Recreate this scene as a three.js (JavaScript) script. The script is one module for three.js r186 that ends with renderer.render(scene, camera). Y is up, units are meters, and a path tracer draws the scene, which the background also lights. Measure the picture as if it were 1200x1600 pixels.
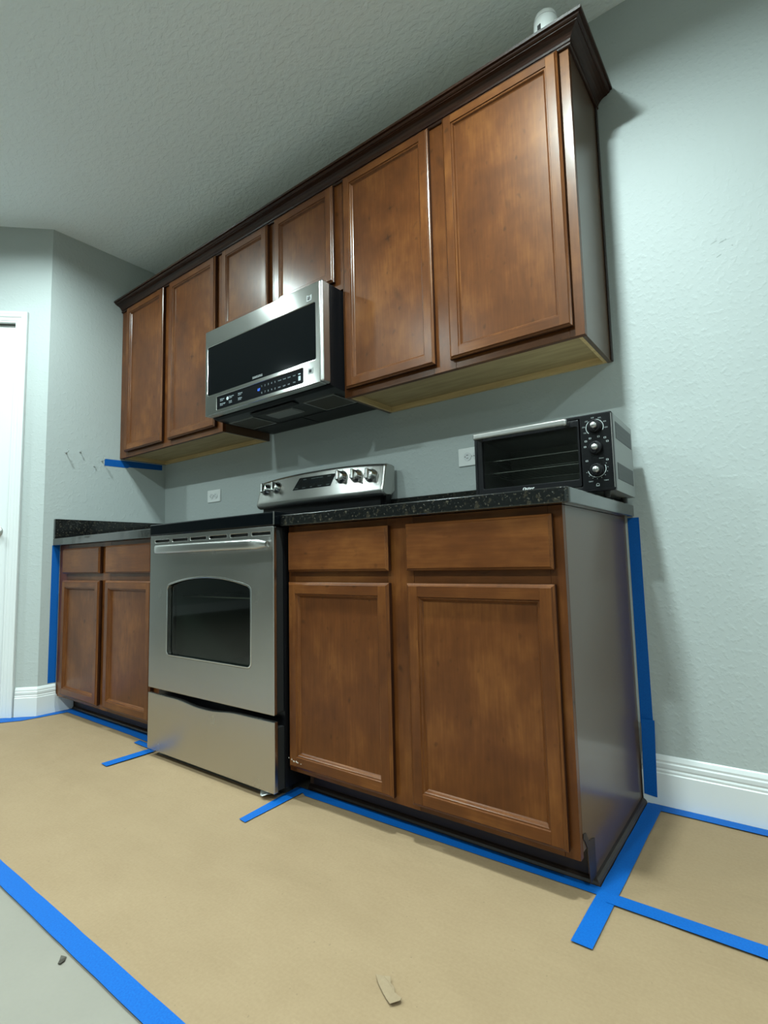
import * as THREE from 'three';
import { RoundedBoxGeometry } from 'three/addons/geometries/RoundedBoxGeometry.js';
import { mergeGeometries } from 'three/addons/utils/BufferGeometryUtils.js';
import { RectAreaLightUniformsLib } from 'three/addons/lights/RectAreaLightUniformsLib.js';

// ------------------------------------------------------------------ camera, light, exposure
const scene = new THREE.Scene();
scene.background = new THREE.Color(0x000000);
const camera = new THREE.PerspectiveCamera(2 * Math.atan(800 / 828.6) * 180 / Math.PI, 1200 / 1600, 0.05, 40);
camera.rotation.order = 'YXZ';
camera.position.set(0.4114, 0.7558, 1.8326);
camera.rotation.set(0.0913, 0.6482, -0.0234);
const renderer = new THREE.WebGLRenderer({ antialias: true });
renderer.toneMapping = THREE.LinearToneMapping;
renderer.toneMappingExposure = 1.0;
renderer.shadowMap.enabled = true;
RectAreaLightUniformsLib.init();
const LAMP_COLOUR = new THREE.Color().setRGB(0.81, 1.0, 1.0);
const LAMP_SIZE = 0.11, LAMP_INTENSITY = 1150;
const LAMPS = [[-2.22, 1.2, 0.85], [-0.13, 1.06, 1.42], [2.0, 1.1, 0.4], [-3.4, 2.6, 1.1], [-1.85, 2.6, 0.9], [-0.25, 2.6, 1.0], [2.0, 2.6, 1.4], [-2.3, 5.1, 0.6], [0, 5.1, 0.6], [2.1, 5.1, 1.1]];  // right-hand lamps and the second of the middle row are added fill, unseen

// ------------------------------------------------------------------ sizes of the room, metres
const CEIL = 2.6408, XL = -2.7234, CORNER = 0.69, ROOM_R = 3.6, ROOM_F = 8.0, ROOM_L = -7.0;
const ZF = 0.603, BASE_H = 0.8763, TOP = 0.9143;           // base cabinets and worktop
const ZU = 0.2934, YU = 1.3955, XU = -0.0095;              // wall cabinets

// ------------------------------------------------------------------ noise and textures
let seed = 12345;
const rnd = () => { seed = (Math.imul(seed, 1664525) + 1013904223) >>> 0; return seed / 4294967296; };
const PERM = new Uint8Array(512); { const a = [...Array(256).keys()]; for (let i = 255; i > 0; i--) { const j = Math.floor(rnd() * (i + 1)); [a[i], a[j]] = [a[j], a[i]]; } for (let i = 0; i < 512; i++) PERM[i] = a[i & 255]; }
const fade = (t) => t * t * t * (t * (t * 6 - 15) + 10), mixf = (a, b, t) => a + (b - a) * t;
function grad(h, x, y) { const a = (h & 15) / 16 * Math.PI * 2; return Math.cos(a) * x + Math.sin(a) * y; }
function pnoise(x, y, px, py, s = 0) {                      // gradient noise repeating after px, py
  const xi = Math.floor(x), yi = Math.floor(y), xf = x - xi, yf = y - yi;
  const x0 = ((xi % px) + px) % px, x1 = (x0 + 1) % px, y0 = ((yi % py) + py) % py, y1 = (y0 + 1) % py;
  const h = (a, b) => PERM[(PERM[(a + s) & 255] + b) & 255];
  const u = fade(xf), v = fade(yf);
  return 1.4 * mixf(mixf(grad(h(x0, y0), xf, yf), grad(h(x1, y0), xf - 1, yf), u), mixf(grad(h(x0, y1), xf, yf - 1), grad(h(x1, y1), xf - 1, yf - 1), u), v);
}
function fbm(u, v, px, py, oct, s = 0) { let a = 0, w = 0.5; for (let o = 0; o < oct; o++) { a += w * pnoise(u * px, v * py, px, py, s + o * 37); px *= 2; py *= 2; w *= 0.5; } return a; }
const clamp = (x, a = 0, b = 1) => Math.min(b, Math.max(a, x));
const toS = (c) => Math.round(255 * (c <= 0.0031308 ? 12.92 * c : 1.055 * Math.pow(c, 1 / 2.4) - 0.055));
function tex(n, m, fn, { srgb = false, size = [1, 1] } = {}) {   // fn(u, v) -> [r, g, b] linear 0..1 or a number; size: metres one repeat covers
  const d = new Uint8Array(n * m * 4);
  for (let j = 0; j < m; j++) for (let i = 0; i < n; i++) {
    let c = fn((i + 0.5) / n, (j + 0.5) / m); if (typeof c === 'number') c = [c, c, c];
    const k = (j * n + i) * 4;
    for (let q = 0; q < 3; q++) d[k + q] = srgb ? toS(clamp(c[q])) : Math.round(255 * clamp(c[q]));
    d[k + 3] = 255;
  }
  const t = new THREE.DataTexture(d, n, m, THREE.RGBAFormat);
  t.wrapS = t.wrapT = THREE.RepeatWrapping; t.magFilter = THREE.LinearFilter; t.minFilter = THREE.LinearMipmapLinearFilter; t.generateMipmaps = true;
  if (srgb) t.colorSpace = THREE.SRGBColorSpace;
  t.repeat.set(1 / size[0], 1 / size[1]); t.needsUpdate = true; return t;
}
function canvasTex(w, h, draw) {
  const c = document.createElement('canvas'); c.width = w; c.height = h; draw(c.getContext('2d'), w, h);
  const t = new THREE.CanvasTexture(c); t.colorSpace = THREE.SRGBColorSpace; return t;
}
const mix3 = (a, b, t) => [mixf(a[0], b[0], t), mixf(a[1], b[1], t), mixf(a[2], b[2], t)];
// stained maple, grain along v, one repeat 1.25 m; knots only in the second version
const KNOTS = [[0.30, 0.55, 0.017], [0.31, 0.64, 0.009], [0.75, 0.30, 0.014], [0.82, 0.72, 0.010], [0.62, 0.86, 0.012]];
function woodFn(knots, lo, mid, hi, s) {
  return (u, v) => {
    const blot = fbm(u, v, 5, 4, 4, 11 + s), warp = 0.10 * fbm(u, v, 4, 3, 2, 71 + s);
    const streak = fbm(u + warp * 0.15, v, 70, 3, 3, 23 + s), fine = fbm(u, v, 180, 14, 2, 5 + s), curl = fbm(u + warp * 0.3, v + 0.02 * blot, 22, 16, 4, 97 + s);
    let t = 0.5 + 0.62 * blot + 0.22 * streak * 0.5 + 0.22 * fine + 0.30 * curl, dark = 0;
    if (knots) for (const [ku, kv, r] of KNOTS) {
      const du = (u - ku), dv = (v - kv), d = Math.hypot(du, dv), a = Math.atan2(dv, du);
      const star = r * (0.65 + 0.55 * Math.pow(Math.abs(Math.cos(a * 2 + ku * 9)), 3) + 0.25 * pnoise(a * 2 + 8, d * 60, 64, 64, 3));
      dark = Math.max(dark, clamp(1 - d / star) * 0.9, 0.3 * clamp(1 - d / (star * 2.6)));
    }
    const fleck = 0.55 * clamp((fbm(u, v, 46, 30, 2, 51 + s) - 0.33) * 5) + 0.35 * clamp((fbm(u + v * 0.4, v, 16, 9, 2, 151 + s) - 0.36) * 6);
    let c = t < 0.5 ? mix3(lo, mid, clamp(t * 2)) : mix3(mid, hi, clamp(t * 2 - 1));
    return mix3(c, [lo[0] * 0.3, lo[1] * 0.28, lo[2] * 0.3], clamp(dark + fleck));
  };
}
const WLO = [0.058, 0.0155, 0.0035], WMID = [0.102, 0.0302, 0.0062], WHI = [0.190, 0.0665, 0.0150];
const woodT = tex(1024, 1024, woodFn(false, WLO, WMID, WHI, 0), { srgb: true, size: [1.25, 1.25] });
const woodKnotT = tex(1024, 1024, woodFn(true, WLO, WMID, WHI, 140), { srgb: true, size: [1.25, 1.25] });
const mapleT = tex(256, 256, (u, v) => mix3([0.36, 0.255, 0.115], [0.46, 0.34, 0.165], clamp(0.5 + fbm(u, v, 24, 3, 4, 9) * 1.2)), { srgb: true, size: [0.5, 0.5] });
const peelB = tex(512, 512, (u, v) => clamp(0.35 + 0.55 * Math.max(0, fbm(u, v, 34, 30, 3, 7)) * 1.6 + 0.25 * fbm(u, v, 9, 9, 2, 3)), { size: [0.5, 0.5] });
const knockB = tex(1024, 1024, (u, v) => { const a = fbm(u + 0.02 * fbm(u, v, 12, 12, 2, 31), v, 26, 44, 3, 17); return clamp(0.5 + 1.5 * clamp(a, -0.1, 0.16) + 0.12 * fbm(u, v, 90, 120, 2, 41)); }, { size: [0.9, 0.9] });
const kraftT = tex(1024, 1024, (u, v) => { const a = 0.5 + 0.28 * fbm(u, v, 5, 6, 3, 61) + 0.35 * fbm(u, v, 120, 110, 3, 19) + 0.16 * fbm(u, v, 16, 200, 2, 29); const c = mix3([0.245, 0.16, 0.084], [0.32, 0.222, 0.125], clamp(a)); return fbm(u, v, 70, 60, 2, 83) > 0.47 ? c.map((x) => x * 0.8) : c; }, { srgb: true, size: [0.8, 0.8] });
const kraftB = tex(512, 512, (u, v) => clamp(0.5 + 0.5 * fbm(u, v, 8, 10, 4, 13)), { size: [0.8, 0.8] });
const graniteT = tex(512, 512, (u, v) => {
  const a = fbm(u, v, 40, 40, 3, 3), b = fbm(u, v, 70, 70, 2, 43), g = fbm(u, v, 22, 22, 3, 87);
  let c = [0.006, 0.0065, 0.0065];
  if (g > 0.16) c = mix3(c, [0.028, 0.024, 0.017], clamp((g - 0.16) * 8));
  if (a > 0.24) c = mix3(c, [0.075, 0.066, 0.05], clamp((a - 0.24) * 7));
  if (b > 0.36) c = mix3(c, [0.17, 0.17, 0.155], clamp((b - 0.36) * 8));
  return c;
}, { srgb: true, size: [0.35, 0.35] });
const brushR = tex(256, 1024, (u, v) => 0.85 + 0.14 * fbm(u, v, 5, 4, 2, 5), { size: [0.6, 0.6] });
const tapeT = tex(256, 256, (u, v) => { const c = mix3([0.0, 0.080, 0.35], [0.001, 0.115, 0.43], clamp(0.5 + fbm(u, v, 40, 40, 3, 33))); return c; }, { srgb: true, size: [0.15, 0.15] });
const tapeB = tex(256, 256, (u, v) => clamp(0.5 + 0.5 * fbm(u, v, 60, 8, 2, 3)), { size: [0.06, 0.06] });
const floorT = tex(512, 512, (u, v) => { const a = clamp(0.5 + 0.5 * fbm(u, v, 6, 6, 4, 91) + 0.2 * fbm(u, v, 120, 120, 2, 8)); return mix3([0.215, 0.195, 0.16], [0.26, 0.235, 0.192], a); }, { srgb: true, size: [1, 1] });
const withRepeat = (t, x, y) => { const c = t.clone(); c.repeat.set(x, y); c.needsUpdate = true; return c; };

// ------------------------------------------------------------------ materials
const std = (o) => new THREE.MeshPhysicalMaterial(o);
const lin = (r, g, b) => new THREE.Color().setRGB(r, g, b);
const M = {
  wall: std({ color: lin(0.435, 0.475, 0.463), roughness: 0.55, bumpMap: peelB, bumpScale: 0.0013 }),
  ceiling: std({ color: lin(0.82, 0.89, 0.92), roughness: 0.85, bumpMap: knockB, bumpScale: 0.0028 }),
  white: std({ color: lin(0.70, 0.72, 0.715), roughness: 0.35 }),
  floor: std({ map: floorT, roughness: 0.6 }),
  wood: std({ map: woodT, roughness: 0.5, specularIntensity: 0.35, specularColor: lin(1, 0.8, 0.6), clearcoat: 0.4, clearcoatRoughness: 0.25 }),
  woodKnot: std({ map: woodKnotT, roughness: 0.5, specularIntensity: 0.35, specularColor: lin(1, 0.8, 0.6), clearcoat: 0.4, clearcoatRoughness: 0.25 }),
  shadedWood: std({ map: woodT, color: lin(0.24, 0.22, 0.30), roughness: 0.45, specularIntensity: 0.6, clearcoat: 0.12, clearcoatRoughness: 0.2 }),  // wood map darkened, shade of the down-facing crown put into the colour
  edgeWood: std({ map: woodT, color: lin(0.30, 0.27, 0.30), roughness: 0.6, specularIntensity: 0.4 }),  // wood map tinted darker for the outer edges of doors and drawers
  laminate: std({ color: lin(0.10, 0.054, 0.030), roughness: 0.34, specularIntensity: 0.7, clearcoat: 0.35, clearcoatRoughness: 0.14 }),
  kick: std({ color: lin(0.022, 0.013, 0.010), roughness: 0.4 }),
  mapleLit: std({ map: mapleT, color: lin(1.45, 1.42, 1.4), roughness: 0.6 }),  // lightened copy of maple, light on the rails put into the colour
  maple: std({ map: mapleT, roughness: 0.6 }),
  granite: std({ map: graniteT, roughness: 0.16, clearcoat: 0.6, clearcoatRoughness: 0.06 }),
  steel: std({ color: lin(0.52, 0.51, 0.485), metalness: 1, roughness: 0.30, roughnessMap: brushR, anisotropy: 0.8, anisotropyRotation: Math.PI / 2 }),
  steelBright: std({ color: lin(0.56, 0.555, 0.53), metalness: 1, roughness: 0.175, roughnessMap: brushR, anisotropy: 0.75, anisotropyRotation: Math.PI / 2 }),
  steelPlain: std({ color: lin(0.50, 0.49, 0.47), metalness: 1, roughness: 0.3 }),
  chrome: std({ color: lin(0.72, 0.72, 0.71), metalness: 1, roughness: 0.12 }),
  black: std({ color: lin(0.006, 0.006, 0.007), roughness: 0.3, specularIntensity: 0.55 }),
  blackMatt: std({ color: lin(0.010, 0.010, 0.010), roughness: 0.6 }),
  blackGlass: std({ color: lin(0.002, 0.003, 0.004), roughness: 0.06, specularIntensity: 0.35 }),
  ovenGlass: std({ color: lin(0.5, 0.57, 0.52), roughness: 0.04, transmission: 1, thickness: 0, ior: 1.5 }),
  clearGlass: std({ color: lin(0.72, 0.75, 0.73), roughness: 0.03, transmission: 1, thickness: 0, ior: 1.5 }),
  cavity: std({ color: lin(0.075, 0.09, 0.08), roughness: 0.45 }),
  ovenSide: std({ color: lin(0.26, 0.27, 0.26), metalness: 0.3, roughness: 0.42 }),
  liner: std({ color: lin(0.16, 0.16, 0.15), metalness: 0.7, roughness: 0.4 }),
  filter: std({ color: lin(0.075, 0.065, 0.05), metalness: 0.5, roughness: 0.5 }),
  kraft: std({ map: kraftT, roughness: 0.8, bumpMap: kraftB, bumpScale: 0.004 }),
  tape: std({ map: tapeT, roughness: 0.6, specularIntensity: 0.5, bumpMap: tapeB, bumpScale: 0.0001 }),
  plasticWhite: std({ color: lin(0.80, 0.82, 0.80), roughness: 0.35 }),
  padGrey: std({ color: lin(0.36, 0.38, 0.37), roughness: 0.5 }),
  slotDark: std({ color: lin(0.03, 0.03, 0.03), roughness: 0.6 }),
  scrap: std({ map: kraftT, color: lin(1.0, 1.06, 1.15), roughness: 0.85 }),
  lens: std({ color: lin(0.8, 0.8, 0.8), emissive: LAMP_COLOUR, emissiveIntensity: 6, roughness: 0.5 }),
};

// ------------------------------------------------------------------ geometry and naming helpers
const used = {};
function numbered(n, parent) { const key = (parent === scene ? '' : parent.uuid) + n; const k = used[key] = (used[key] ?? -1) + 1; return k ? n + '_' + String(k).padStart(3, '0') : n; }
function prep(g) { let a = g.index ? g.toNonIndexed() : g; for (const k of Object.keys(a.attributes)) if (!['position', 'normal', 'uv'].includes(k)) a.deleteAttribute(k); if (!a.attributes.uv) a.setAttribute('uv', new THREE.BufferAttribute(new Float32Array(a.attributes.position.count * 2), 2)); return a; }
const joinG = (list) => { const l = [].concat(list).map(prep); return l.length > 1 ? mergeGeometries(l) : l[0]; };
function uvm(g, { ox = 0, oy = 0, swap = false } = {}) {    // uv in metres, from the side each face looks to
  g = prep(g); const p = g.attributes.position, n = g.attributes.normal, uv = g.attributes.uv;
  for (let i = 0; i < p.count; i += 3) {
    let nx = 0, ny = 0, nz = 0; for (let k = 0; k < 3; k++) { nx += n.getX(i + k); ny += n.getY(i + k); nz += n.getZ(i + k); }
    nx = Math.abs(nx); ny = Math.abs(ny); nz = Math.abs(nz);
    for (let k = i; k < i + 3; k++) {
      let a, b; if (nx > ny && nx > nz) { a = p.getZ(k); b = p.getY(k); } else if (ny > nz) { a = p.getX(k); b = p.getZ(k); } else { a = p.getX(k); b = p.getY(k); }
      if (swap) [a, b] = [b, a];
      uv.setXY(k, a + ox, b + oy);
    }
  }
  return g;
}
const bb = (x0, x1, y0, y1, z0, z1, r = 0) => { const w = x1 - x0, h = y1 - y0, d = z1 - z0; const g = r ? new RoundedBoxGeometry(w, h, d, 2, Math.min(r, w / 2.01, h / 2.01, d / 2.01)) : new THREE.BoxGeometry(w, h, d); return g.translate((x0 + x1) / 2, (y0 + y1) / 2, (z0 + z1) / 2); };
const cyl = (r0, r1, h, n = 24) => new THREE.CylinderGeometry(r0, r1, h, n);
function put(name, geos, mat, parent, label) {              // geometry in the parent's own coordinates
  const m = new THREE.Mesh(joinG(geos), mat); m.name = numbered(name, parent); m.castShadow = m.receiveShadow = true;
  if (label) m.userData.label = label; parent.add(m); return m;
}
function W(name, geos, mat, parent, label) {                // geometry in world coordinates under parents that are only moved
  const g = joinG(geos); for (let o = parent; o && o !== scene; o = o.parent) g.translate(-o.position.x, -o.position.y, -o.position.z);
  return put(name, g, mat, parent, label);
}
function thing(name, label, category, at = [0, 0, 0], group) { const o = new THREE.Group(); o.name = numbered(name, scene); o.position.set(...at); o.userData = { label, category }; if (group) o.userData.group = group; scene.add(o); return o; }
function solo(name, geos, mat, label, category, group) { const m = put(name, geos, mat, scene); m.userData = { label, category }; if (group) m.userData.group = group; return m; }
function sub(name, parent, at = [0, 0, 0]) { const o = new THREE.Group(); o.name = numbered(name, parent); o.position.set(...at); parent.add(o); return o; }
function struct(name, geos, mat) { const m = put(name, geos, mat, scene); m.userData.kind = 'structure'; return m; }
function fromTris(tris) { const g = new THREE.BufferGeometry(); g.setAttribute('position', new THREE.BufferAttribute(new Float32Array(tris.flat()), 3)); g.setAttribute('uv', new THREE.BufferAttribute(new Float32Array(tris.length * 2), 2)); g.computeVertexNormals(); return g; }
function outward(g) {                                       // closed mesh: make its faces look out
  const p = g.attributes.position, ix = g.index, n = ix ? ix.count : p.count, a = new THREE.Vector3(), b = new THREE.Vector3(), c = new THREE.Vector3(); let vol = 0;
  const at = (k) => (ix ? ix.getX(k) : k);
  for (let i = 0; i < n; i += 3) { a.fromBufferAttribute(p, at(i)); b.fromBufferAttribute(p, at(i + 1)); c.fromBufferAttribute(p, at(i + 2)); vol += a.dot(b.cross(c)); }
  return vol < 0 ? flip(g) : g;
}
function flip(g) {
  if (g.index) { const x = g.index; for (let i = 0; i < x.count; i += 3) { const t = x.getX(i + 1); x.setX(i + 1, x.getX(i + 2)); x.setX(i + 2, t); } } else for (const at of Object.values(g.attributes)) for (let i = 0; i < at.count; i += 3) for (let k = 0; k < at.itemSize; k++) { const t = at.getComponent(i + 1, k); at.setComponent(i + 1, k, at.getComponent(i + 2, k)); at.setComponent(i + 2, k, t); }
  g.computeVertexNormals(); return g;
}
const quad = (out, a, b, c, d) => out.push(a, b, c, a, c, d);
// a profile [(offset, height)] run along a path [(a, b)] in a plane, mitred at the joints; side = which hand the offset goes to; place(a, b, h) -> xyz
function run(path, profile, side, place, caps = true) {
  const nrm = []; for (let i = 0; i < path.length - 1; i++) { const dx = path[i + 1][0] - path[i][0], dy = path[i + 1][1] - path[i][1], l = Math.hypot(dx, dy); nrm.push([-dy / l * side, dx / l * side]); }
  const off = path.map((_, i) => { const a = nrm[Math.max(0, i - 1)], b = nrm[Math.min(nrm.length - 1, i)], k = 1 + a[0] * b[0] + a[1] * b[1]; return [(a[0] + b[0]) / k, (a[1] + b[1]) / k]; });
  const at = (i, q) => place(path[i][0] + off[i][0] * q[0], path[i][1] + off[i][1] * q[0], q[1]);
  const t = [], n = profile.length;
  for (let i = 0; i < path.length - 1; i++) for (let j = 0; j < n; j++) { const p = profile[j], q = profile[(j + 1) % n]; quad(t, at(i, p), at(i, q), at(i + 1, q), at(i + 1, p)); }
  if (caps) { const f = THREE.ShapeUtils.triangulateShape(profile.map((p) => new THREE.Vector2(...p)), []); for (const [a, b, c] of f) { t.push(at(0, profile[a]), at(0, profile[b]), at(0, profile[c])); t.push(at(path.length - 1, profile[c]), at(path.length - 1, profile[b]), at(path.length - 1, profile[a])); } }
  return outward(fromTris(t));
}
// a mitred loop inside a rectangle: profile [(inset, z)]
function loop(x0, x1, y0, y1, prof) {
  const c = (d, z) => [[x0 + d, y0 + d, z], [x1 - d, y0 + d, z], [x1 - d, y1 - d, z], [x0 + d, y1 - d, z]], t = [];
  for (let j = 0; j < prof.length - 1; j++) { const A = c(...prof[j]), B = c(...prof[j + 1]); for (let k = 0; k < 4; k++) quad(t, A[k], A[(k + 1) % 4], B[(k + 1) % 4], B[k]); }
  return fromTris(t);
}
function extrude(shape, depth, bevel = 0, seg = 2, curve = 12) { return new THREE.ExtrudeGeometry(shape, { depth: depth - 2 * bevel, bevelEnabled: bevel > 0, bevelSize: bevel, bevelThickness: bevel, bevelOffset: -bevel, bevelSegments: seg, curveSegments: curve }).translate(0, 0, bevel); }
function rrect(x0, x1, y0, y1, r, P = THREE.Shape) { const s = new P(); s.moveTo(x0 + r, y0); s.lineTo(x1 - r, y0); s.absarc(x1 - r, y0 + r, r, -Math.PI / 2, 0); s.lineTo(x1, y1 - r); s.absarc(x1 - r, y1 - r, r, 0, Math.PI / 2); s.lineTo(x0 + r, y1); s.absarc(x0 + r, y1 - r, r, Math.PI / 2, Math.PI); s.lineTo(x0, y0 + r); s.absarc(x0 + r, y0 + r, r, Math.PI, 1.5 * Math.PI); return s; }
const xz = (a, b, h) => [a, h, b];

// ------------------------------------------------------------------ the room
const DX = Math.SQRT1_2;                                    // the angled wall runs from the corner along (-DX, +DX)
const diag = (s, out = 0) => [XL - s * DX + out * DX, CORNER + s * DX + out * DX];
const plan = (pts, y0, y1) => { const s = new THREE.Shape(pts.map(([x, z]) => new THREE.Vector2(x, -z))); return uvm(new THREE.ExtrudeGeometry(s, { depth: y1 - y0, bevelEnabled: false }).rotateX(-Math.PI / 2).translate(0, y0, 0)); };
const DOOR0 = 0.168, DOOR1 = 0.168 + 0.762, DOOR_H = 2.09, SEND = 1.3;
struct('floor', uvm(bb(ROOM_L - 0.3, ROOM_R + 0.15, -0.15, 0, -0.15, ROOM_F + 0.15)), M.floor);
struct('wall_back', uvm(bb(XL, ROOM_R + 0.15, 0, CEIL, -0.15, 0)), M.wall);
struct('wall_left', plan([[XL - 0.12, -0.15], [XL, -0.15], [XL, CORNER], diag(DOOR0), diag(DOOR0, -0.12), [XL - 0.12, CORNER - 0.05]], 0, CEIL), M.wall);
struct('wall_left_angled', [plan([diag(DOOR0), diag(DOOR1), diag(DOOR1, -0.12), diag(DOOR0, -0.12)], DOOR_H, CEIL), plan([diag(DOOR1), diag(SEND), diag(SEND, -0.12), diag(DOOR1, -0.12)], 0, CEIL)], M.wall);
struct('wall_pantry', uvm(bb(ROOM_L, diag(SEND)[0], 0, CEIL, diag(SEND)[1] - 0.12, diag(SEND)[1])), M.wall);
struct('wall_left_far', uvm(bb(ROOM_L - 0.15, ROOM_L, 0, CEIL, diag(SEND)[1] - 0.12, ROOM_F + 0.15)), M.wall);
struct('wall_right', uvm(bb(ROOM_R, ROOM_R + 0.15, 0, CEIL, 0, ROOM_F)), M.wall);
struct('wall_front', uvm(bb(ROOM_L, ROOM_R, 0, CEIL, ROOM_F, ROOM_F + 0.15)), M.wall);
struct('ceiling', uvm(bb(ROOM_L - 0.3, ROOM_R + 0.15, CEIL, CEIL + 0.15, -0.15, ROOM_F + 0.15)), M.ceiling);
// recessed lamps, some added as unseen fill: trim ring, lens, and the light of the lens just below it
for (const [x, z, power] of LAMPS) {
  const o = new THREE.Group(); o.name = numbered('ceiling_or_fill_light', scene); o.userData.kind = 'structure'; o.position.set(x, CEIL, z); scene.add(o);
  put('trim_ring', new THREE.LatheGeometry([[0.068, -0.001], [0.066, -0.026], [0.069, -0.030], [0.076, -0.027], [0.094, -0.006], [0.095, -0.0005], [0.068, -0.001]].map((p) => new THREE.Vector2(...p)), 40), M.white, o);
  put('lens', cyl(0.0675, 0.0675, 0.004, 32).translate(0, -0.004, 0), M.lens, o);
  const l = new THREE.RectAreaLight(LAMP_COLOUR, LAMP_INTENSITY * power, LAMP_SIZE, LAMP_SIZE); l.position.set(x, CEIL - 0.0085, z); l.rotation.x = -Math.PI / 2; scene.add(l);
}
// baseboards
const BPROF = [[0, 0], [0.0145, 0], [0.0145, 0.098], [0.012, 0.101], [0.0125, 0.107], [0.010, 0.112], [0.0115, 0.117], [0.0115, 0.127], [0.009, 0.131], [0.0095, 0.137], [0.005, 0.147], [0.002, 0.150], [0, 0.150]];
struct('baseboard_back', run([[0.004, 0], [ROOM_R, 0]], BPROF, 1, xz), M.white);
struct('baseboard_left', [run([[XL, 0.607], [XL, CORNER], diag(0.102)], BPROF, -1, xz), run([[XL, 0.52], [XL, 0.6068]], [[0, 0], [0.0145, 0], [0.0145, 0.096], [0, 0.096]], -1, xz)], M.white);
struct('baseboard_right', run([[ROOM_R, 0.02], [ROOM_R, ROOM_F]], BPROF, 1, xz), M.white);
struct('baseboard_front', run([[ROOM_R - 0.02, ROOM_F], [ROOM_L, ROOM_F]], BPROF, 1, xz), M.white);
struct('baseboard_left_far', run([[ROOM_L, ROOM_F - 0.02], [ROOM_L, diag(SEND)[1] + 0.02]], BPROF, 1, xz), M.white);
{ // the white door in the angled wall
  const place = (a, b, h) => { const [x, z] = diag(a, h); return [x, b, z]; };
  const CP = [[0, 0], [0, 0.006], [0.004, 0.010], [0.012, 0.010], [0.015, 0.012], [0.030, 0.0125], [0.034, 0.016], [0.046, 0.018], [0.052, 0.020], [0.062, 0.020], [0.064, 0.014], [0.064, 0]];
  struct('trim_1', run([[DOOR0 + 0.004, 0], [DOOR0 + 0.004, DOOR_H - 0.004], [DOOR1 - 0.004, DOOR_H - 0.004], [DOOR1 - 0.004, 0]], CP, 1, place), M.white);
  const d = new THREE.Group(); d.name = 'door_1'; d.userData.kind = 'structure'; d.position.set(...place(DOOR0 + 0.004, 0, -0.014)); d.rotation.y = Math.PI * 1.25; scene.add(d);
  // local: x runs along the wall away from the corner, -z looks into the room
  const w = DOOR1 - DOOR0 - 0.008, h = DOOR_H - 0.008;
  put('slab', bb(0, w, 0.01, h, 0, 0.034, 0.002), M.white, d);
  for (const [y0, y1] of [[0.2, 0.9], [1.05, 1.9]]) put('panel', loop(0.12, w - 0.12, y0, y1, [[0, 0], [0.008, 0.006], [0.03, 0.006], [0.045, 0.001]]).rotateY(Math.PI).translate(w, 0, 0), M.white, d);
  const k = put('door_handle', [new THREE.LatheGeometry([[0, 0.062], [0.018, 0.060], [0.027, 0.048], [0.026, 0.036], [0.012, 0.026], [0.011, 0.008], [0.030, 0.006], [0.032, 0]].map((p) => new THREE.Vector2(...p)), 28).rotateX(-Math.PI / 2)], M.steelPlain, d, 'satin metal round knob'); k.position.set(0.062, 0.955, 0);
  put('strike', bb(-0.002, 0.004, 0.93, 0.985, -0.003, 0.001), M.steelPlain, d);
  struct('added_blocker_2', plan([diag(DOOR0 + 0.03, -0.075), diag(DOOR1 - 0.03, -0.075), diag(DOOR1 - 0.03, -0.115), diag(DOOR0 + 0.03, -0.115)], 0, DOOR_H - 0.02), M.white);  // unseen blocker added behind the door slab, no real trim
}

// ------------------------------------------------------------------ cabinets
const rOff = () => ({ ox: rnd() * 1.25, oy: rnd() * 1.25 });
function makeDoor(parent, x0, x1, y0, y1, zb, mat = M.wood, panelUV, panelMat) {
  const d = sub('door', parent, [x0 - parent.position.x, y0 - parent.position.y, zb - parent.position.z]);
  const E = 0.008, F = 0.036, T = 0.019;
  W('side_edge', uvm(loop(x0, x1, y0, y1, [[0.012, zb], [0, zb], [0, zb + 0.012]])), M.edgeWood, d, 'darker wood tone round the edge');
  W('edge', uvm(loop(x0, x1, y0, y1, [[0, zb + 0.012], [0.0015, zb + 0.0135], [0.005, zb + 0.0155], [0.007, zb + 0.018], [E, zb + T]]), rOff()), mat, d);
  for (const [a, b] of [[x0 + E, x0 + F], [x1 - F, x1 - E]]) W('stile', uvm(bb(a, b, y0 + E, y1 - E, zb, zb + T, 0.0006), rOff()), mat, d);
  for (const [a, b] of [[y0 + E, y0 + F], [y1 - F, y1 - E]]) W('rail', uvm(bb(x0 + F, x1 - F, a, b, zb, zb + T - 0.0003, 0.0006), { ...rOff(), swap: true }), mat, d);
  W('bead', uvm(loop(x0 + F, x1 - F, y0 + F, y1 - F, [[0, zb + T - 0.001], [0.0015, zb + 0.0152], [0.0045, zb + 0.0152], [0.0065, zb + 0.0135], [0.0095, zb + 0.0085], [0.0125, zb + 0.0058]]), rOff()), mat, d);
  W('panel', uvm(bb(x0 + F, x1 - F, y0 + F, y1 - F, zb + 0.001, zb + 0.006), panelUV ?? rOff()), panelMat ?? mat, d);
  return d;
}
function makeDrawer(parent, x0, x1, y0, y1, zb) {
  const d = sub('drawer', parent, [x0 - parent.position.x, y0 - parent.position.y, zb - parent.position.z]), E = 0.007, T = 0.019;
  const o = { ...rOff(), swap: true };
  W('side_edge', uvm(loop(x0, x1, y0, y1, [[0.012, zb], [0, zb], [0, zb + 0.012]])), M.edgeWood, d, 'darker wood tone round the edge');
  W('edge', uvm(loop(x0, x1, y0, y1, [[0, zb + 0.012], [0.0015, zb + 0.0138], [0.005, zb + 0.0165], [E, zb + T]]), o), M.wood, d);
  W('front', uvm(bb(x0 + E, x1 - E, y0 + E, y1 - E, zb, zb + T), o), M.wood, d);
  return d;
}
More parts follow.
